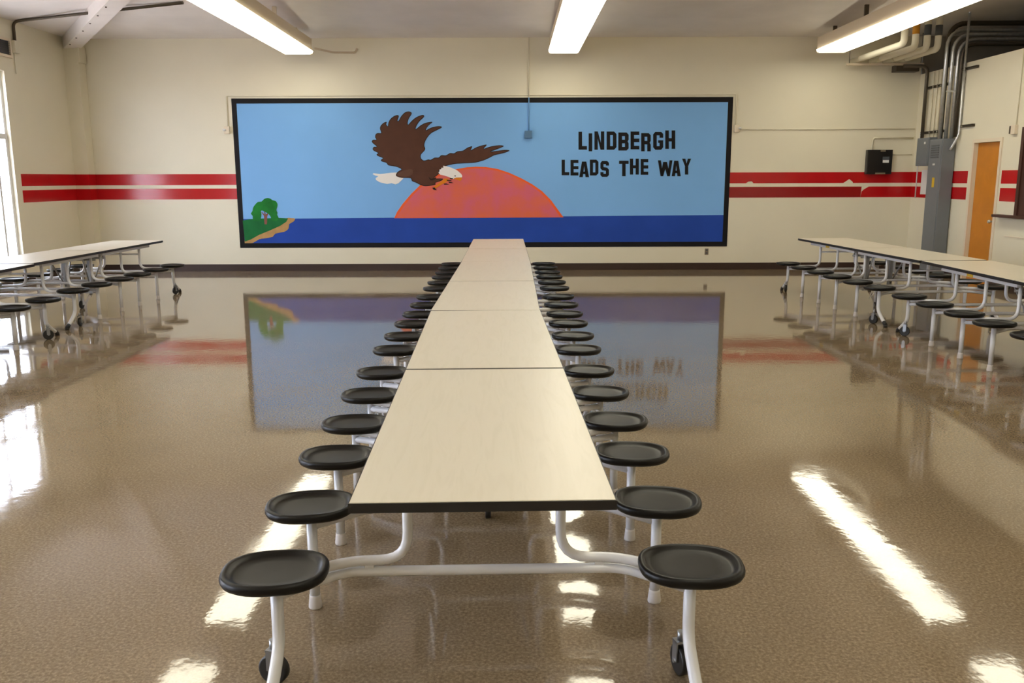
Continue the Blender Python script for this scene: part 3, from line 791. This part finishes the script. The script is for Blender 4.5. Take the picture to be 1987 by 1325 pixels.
MB().box(-.23, -.218, .1, .14, .36, .40).build('latch', M['white'], t)
MB().box(-.15, -.01, -.06, .0, .40, .43).build('side_lug', M['panel_dark'], t)
o = MB().box(RX - .012, RX, 15.06, 15.62, 1.37, 1.79).build('cover_sheet', M['white']); tag(o, 'white cover sheet on the wall under the small disconnect box', 'cover sheet')
conduit('corner_conduit', [(RX - .012, 15.8, 1.30), (RX - .012, 15.8, 2.45)], .010, M['white'], 'thin white conduit in the right corner crossing the red stripes')
# conduits rising from the cabinet, then turning over the top of the partition
specs = [(14.68, -.190, .030, 'steel', 4.00), (14.61, -.122, .030, 'steel', 3.92), (14.56, -.054, .030, 'steel', 3.84)]
for k, (y, dx, r, m, zt) in enumerate(specs):
    conduit('riser_conduit', [(RX - .016 + dx, y, 2.285), (RX - .016 + dx, y, zt), (10.9, y, zt)], r, M[m], '%s galvanized conduit of three rising from the gray cabinet' % ('leftmost', 'middle', 'rightmost')[k], group='galvanized conduits above the cabinet', fillet=.28)
conduit('riser_pipe', [(RX - .13, 14.82, 2.285), (RX - .13, 14.82, 4.13), (10.9, 14.82, 4.13)], .040, M['darksteel'], 'dark thick conduit bending at the ceiling behind the galvanized ones', fillet=.3)
conduit('riser_pipe', [(RX - .045, 14.49, 2.31), (RX - .045, 14.49, 3.75), (10.9, 14.49, 3.75)], .026, M['darksteel'], 'dark narrow conduit right of the three galvanized ones', fillet=.2)
conduit('flex_conduit', [(RX - .12, 14.47, 2.10), (RX - .08, 14.44, 2.2), (RX - .03, 14.40, 2.34), (RX - .03, 14.40, 4.3)], .02, M['steel'], 'thin gray conduit entering the near side of the gray cabinet', fillet=.05)
conduit('corner_riser', [(RX - .06, 15.62, 2.33), (RX - .06, 15.62, 3.56), (6.80, 15.62, 3.56)], .03, M['darksteel'], 'brown conduit rising from the disconnect box and turning left', fillet=.12)
for k, (y, zt) in enumerate(((15.45, 3.44), (15.3, 3.44), (15.18, 3.40))):
    conduit('thin_conduit', [(RX - .02, y, 2.33), (RX - .02, y, zt)], .010, M['wall'], 'thin cream conduit on the right wall, %s from the corner' % ('first', 'second', 'third')[k], group='thin conduits above the disconnect box')
for z, y0, y1, lab in ((3.19, 14.92, 15.7, 'upper strut bar behind the thin conduits'), (2.43, 14.92, 15.75, 'lower strut bar above the disconnect box'), (3.36, 14.02, 14.46, 'upper strut stub right of the galvanized conduits'), (2.47, 13.98, 14.36, 'lower strut stub above the oak door')):
    mb = MB(); mb.prism([(RX - .04, z - .02), (RX, z - .02), (RX, z + .02), (RX - .04, z + .02), (RX - .04, z + .012), (RX - .008, z + .012), (RX - .008, z - .012), (RX - .04, z - .012)], 'y', y0, y1)
    o = mb.build('strut_channel', M['darksteel']); tag(o, lab, 'strut', 'strut bars on the right wall')
mb = MB().box(RX - .236, RX - .02, 14.525, 14.529, 3.02, 3.045)
o = mb.build('conduit_strap', M['steel']); tag(o, 'metal strap clamping the galvanized conduits together', 'strap')
# sensor box with wire near the right edge
t = empty('sensor_box', (RX, 12.84, 2.27)); tag(t, 'small pale box with dark edge high on the right wall', 'junction box')
MB().bevel_box(-.05, 0, -.06, .05, 0, .13, .006).build('box_body', M['frame'], t)
MB().box(-.055, 0, .051, .075, .01, .12).build('dark_side', M['darksteel'], t)
MB().tube([(-.012, -.02, .13), (-.012, -.02, 1.18)], .008, 8).build('wire', M['wall'], t)
# tackboard with ledge
t = empty('wall_board', (RX, 11.0, 1.1)); tag(t, 'dark brown framed board with a ledge at the right edge', 'board')
MB().box(-.015, 0, -1.5, 1.55, .02, 1.2).build('board_surface', M['brown'], t)
mb = MB(); mb.box(-.035, -.0, 1.55, 1.62, .02, 1.26); mb.box(-.035, 0, -1.57, -1.5, .02, 1.26); mb.box(-.035, 0, -1.5, 1.55, 1.2, 1.26)
mb.build('board_frame', M['brown'], t)
MB().bevel_box(-.11, 0, -1.6, 2.07, -.02, .02, .006).build('ledge', M['brown'], t)
o = MB().box(RX - .01, RX, 11, 12.85, .80, .815).build('wall_groove', M['frame']); tag(o, 'thin horizontal molding on the right wall under the board', 'molding')

# white insulated pipes at the ceiling by the right corner
PX = [6.03, 6.38, 6.62, 6.81]
for k, x in enumerate(PX):
    y1 = (13.9, 14.3, 14.42, 14.45)[k]
    zt = EAVE + .073 * (BACK - y1) - .07
    t = empty('insulated_pipe', (x, BACK, 3.68)); tag(t, 'white insulated pipe at the back right ceiling, %s from the light' % ('nearest', 'second', 'third', 'farthest')[k], 'pipe', 'white insulated pipes by the right corner')
    MB().tube([(0, -.03, 0), (0, y1 - BACK, 0), (0, y1 - BACK, zt - 3.68)], .052, 14, fillet=.1).build('pipe_run', M['pipewhite'], t)
    MB().tube([(0, 0, 0), (0, -.06, 0)], .034, 12).build('pipe_end', M['darksteel'], t)
    MB().tube([(0, -.45, 0), (0, -.47, 0)], .055, 14).build('pipe_band', M['housing'], t)
    MB().tube([(0, y1 - BACK, .20), (0, y1 - BACK, .36)], .0535, 14).build('pipe_label', M['orange_label'] if k < 2 else M['panel_dark'], t)
t = empty('pipe_trapeze', (6.5, 15.74, 3.585)); tag(t, 'strut trapeze carrying the white pipes by the back wall', 'pipe hanger')
MB().box(-.65, .7, -.02, .02, 0, .04).build('strut_bar', M['housing'], t)
for x in (-.6, .65):
    MB().tube([(x, 0, .04), (x, 0, .54)], .006, 6).build('hanger_rod', M['darksteel'], t)
o = MB().box(6.75, 7.15, 15.78, 15.98, 3.49, 3.60).build('valve_box', M['darksteel']); tag(o, 'dark brown duct stub under the white pipes at the corner', 'duct')
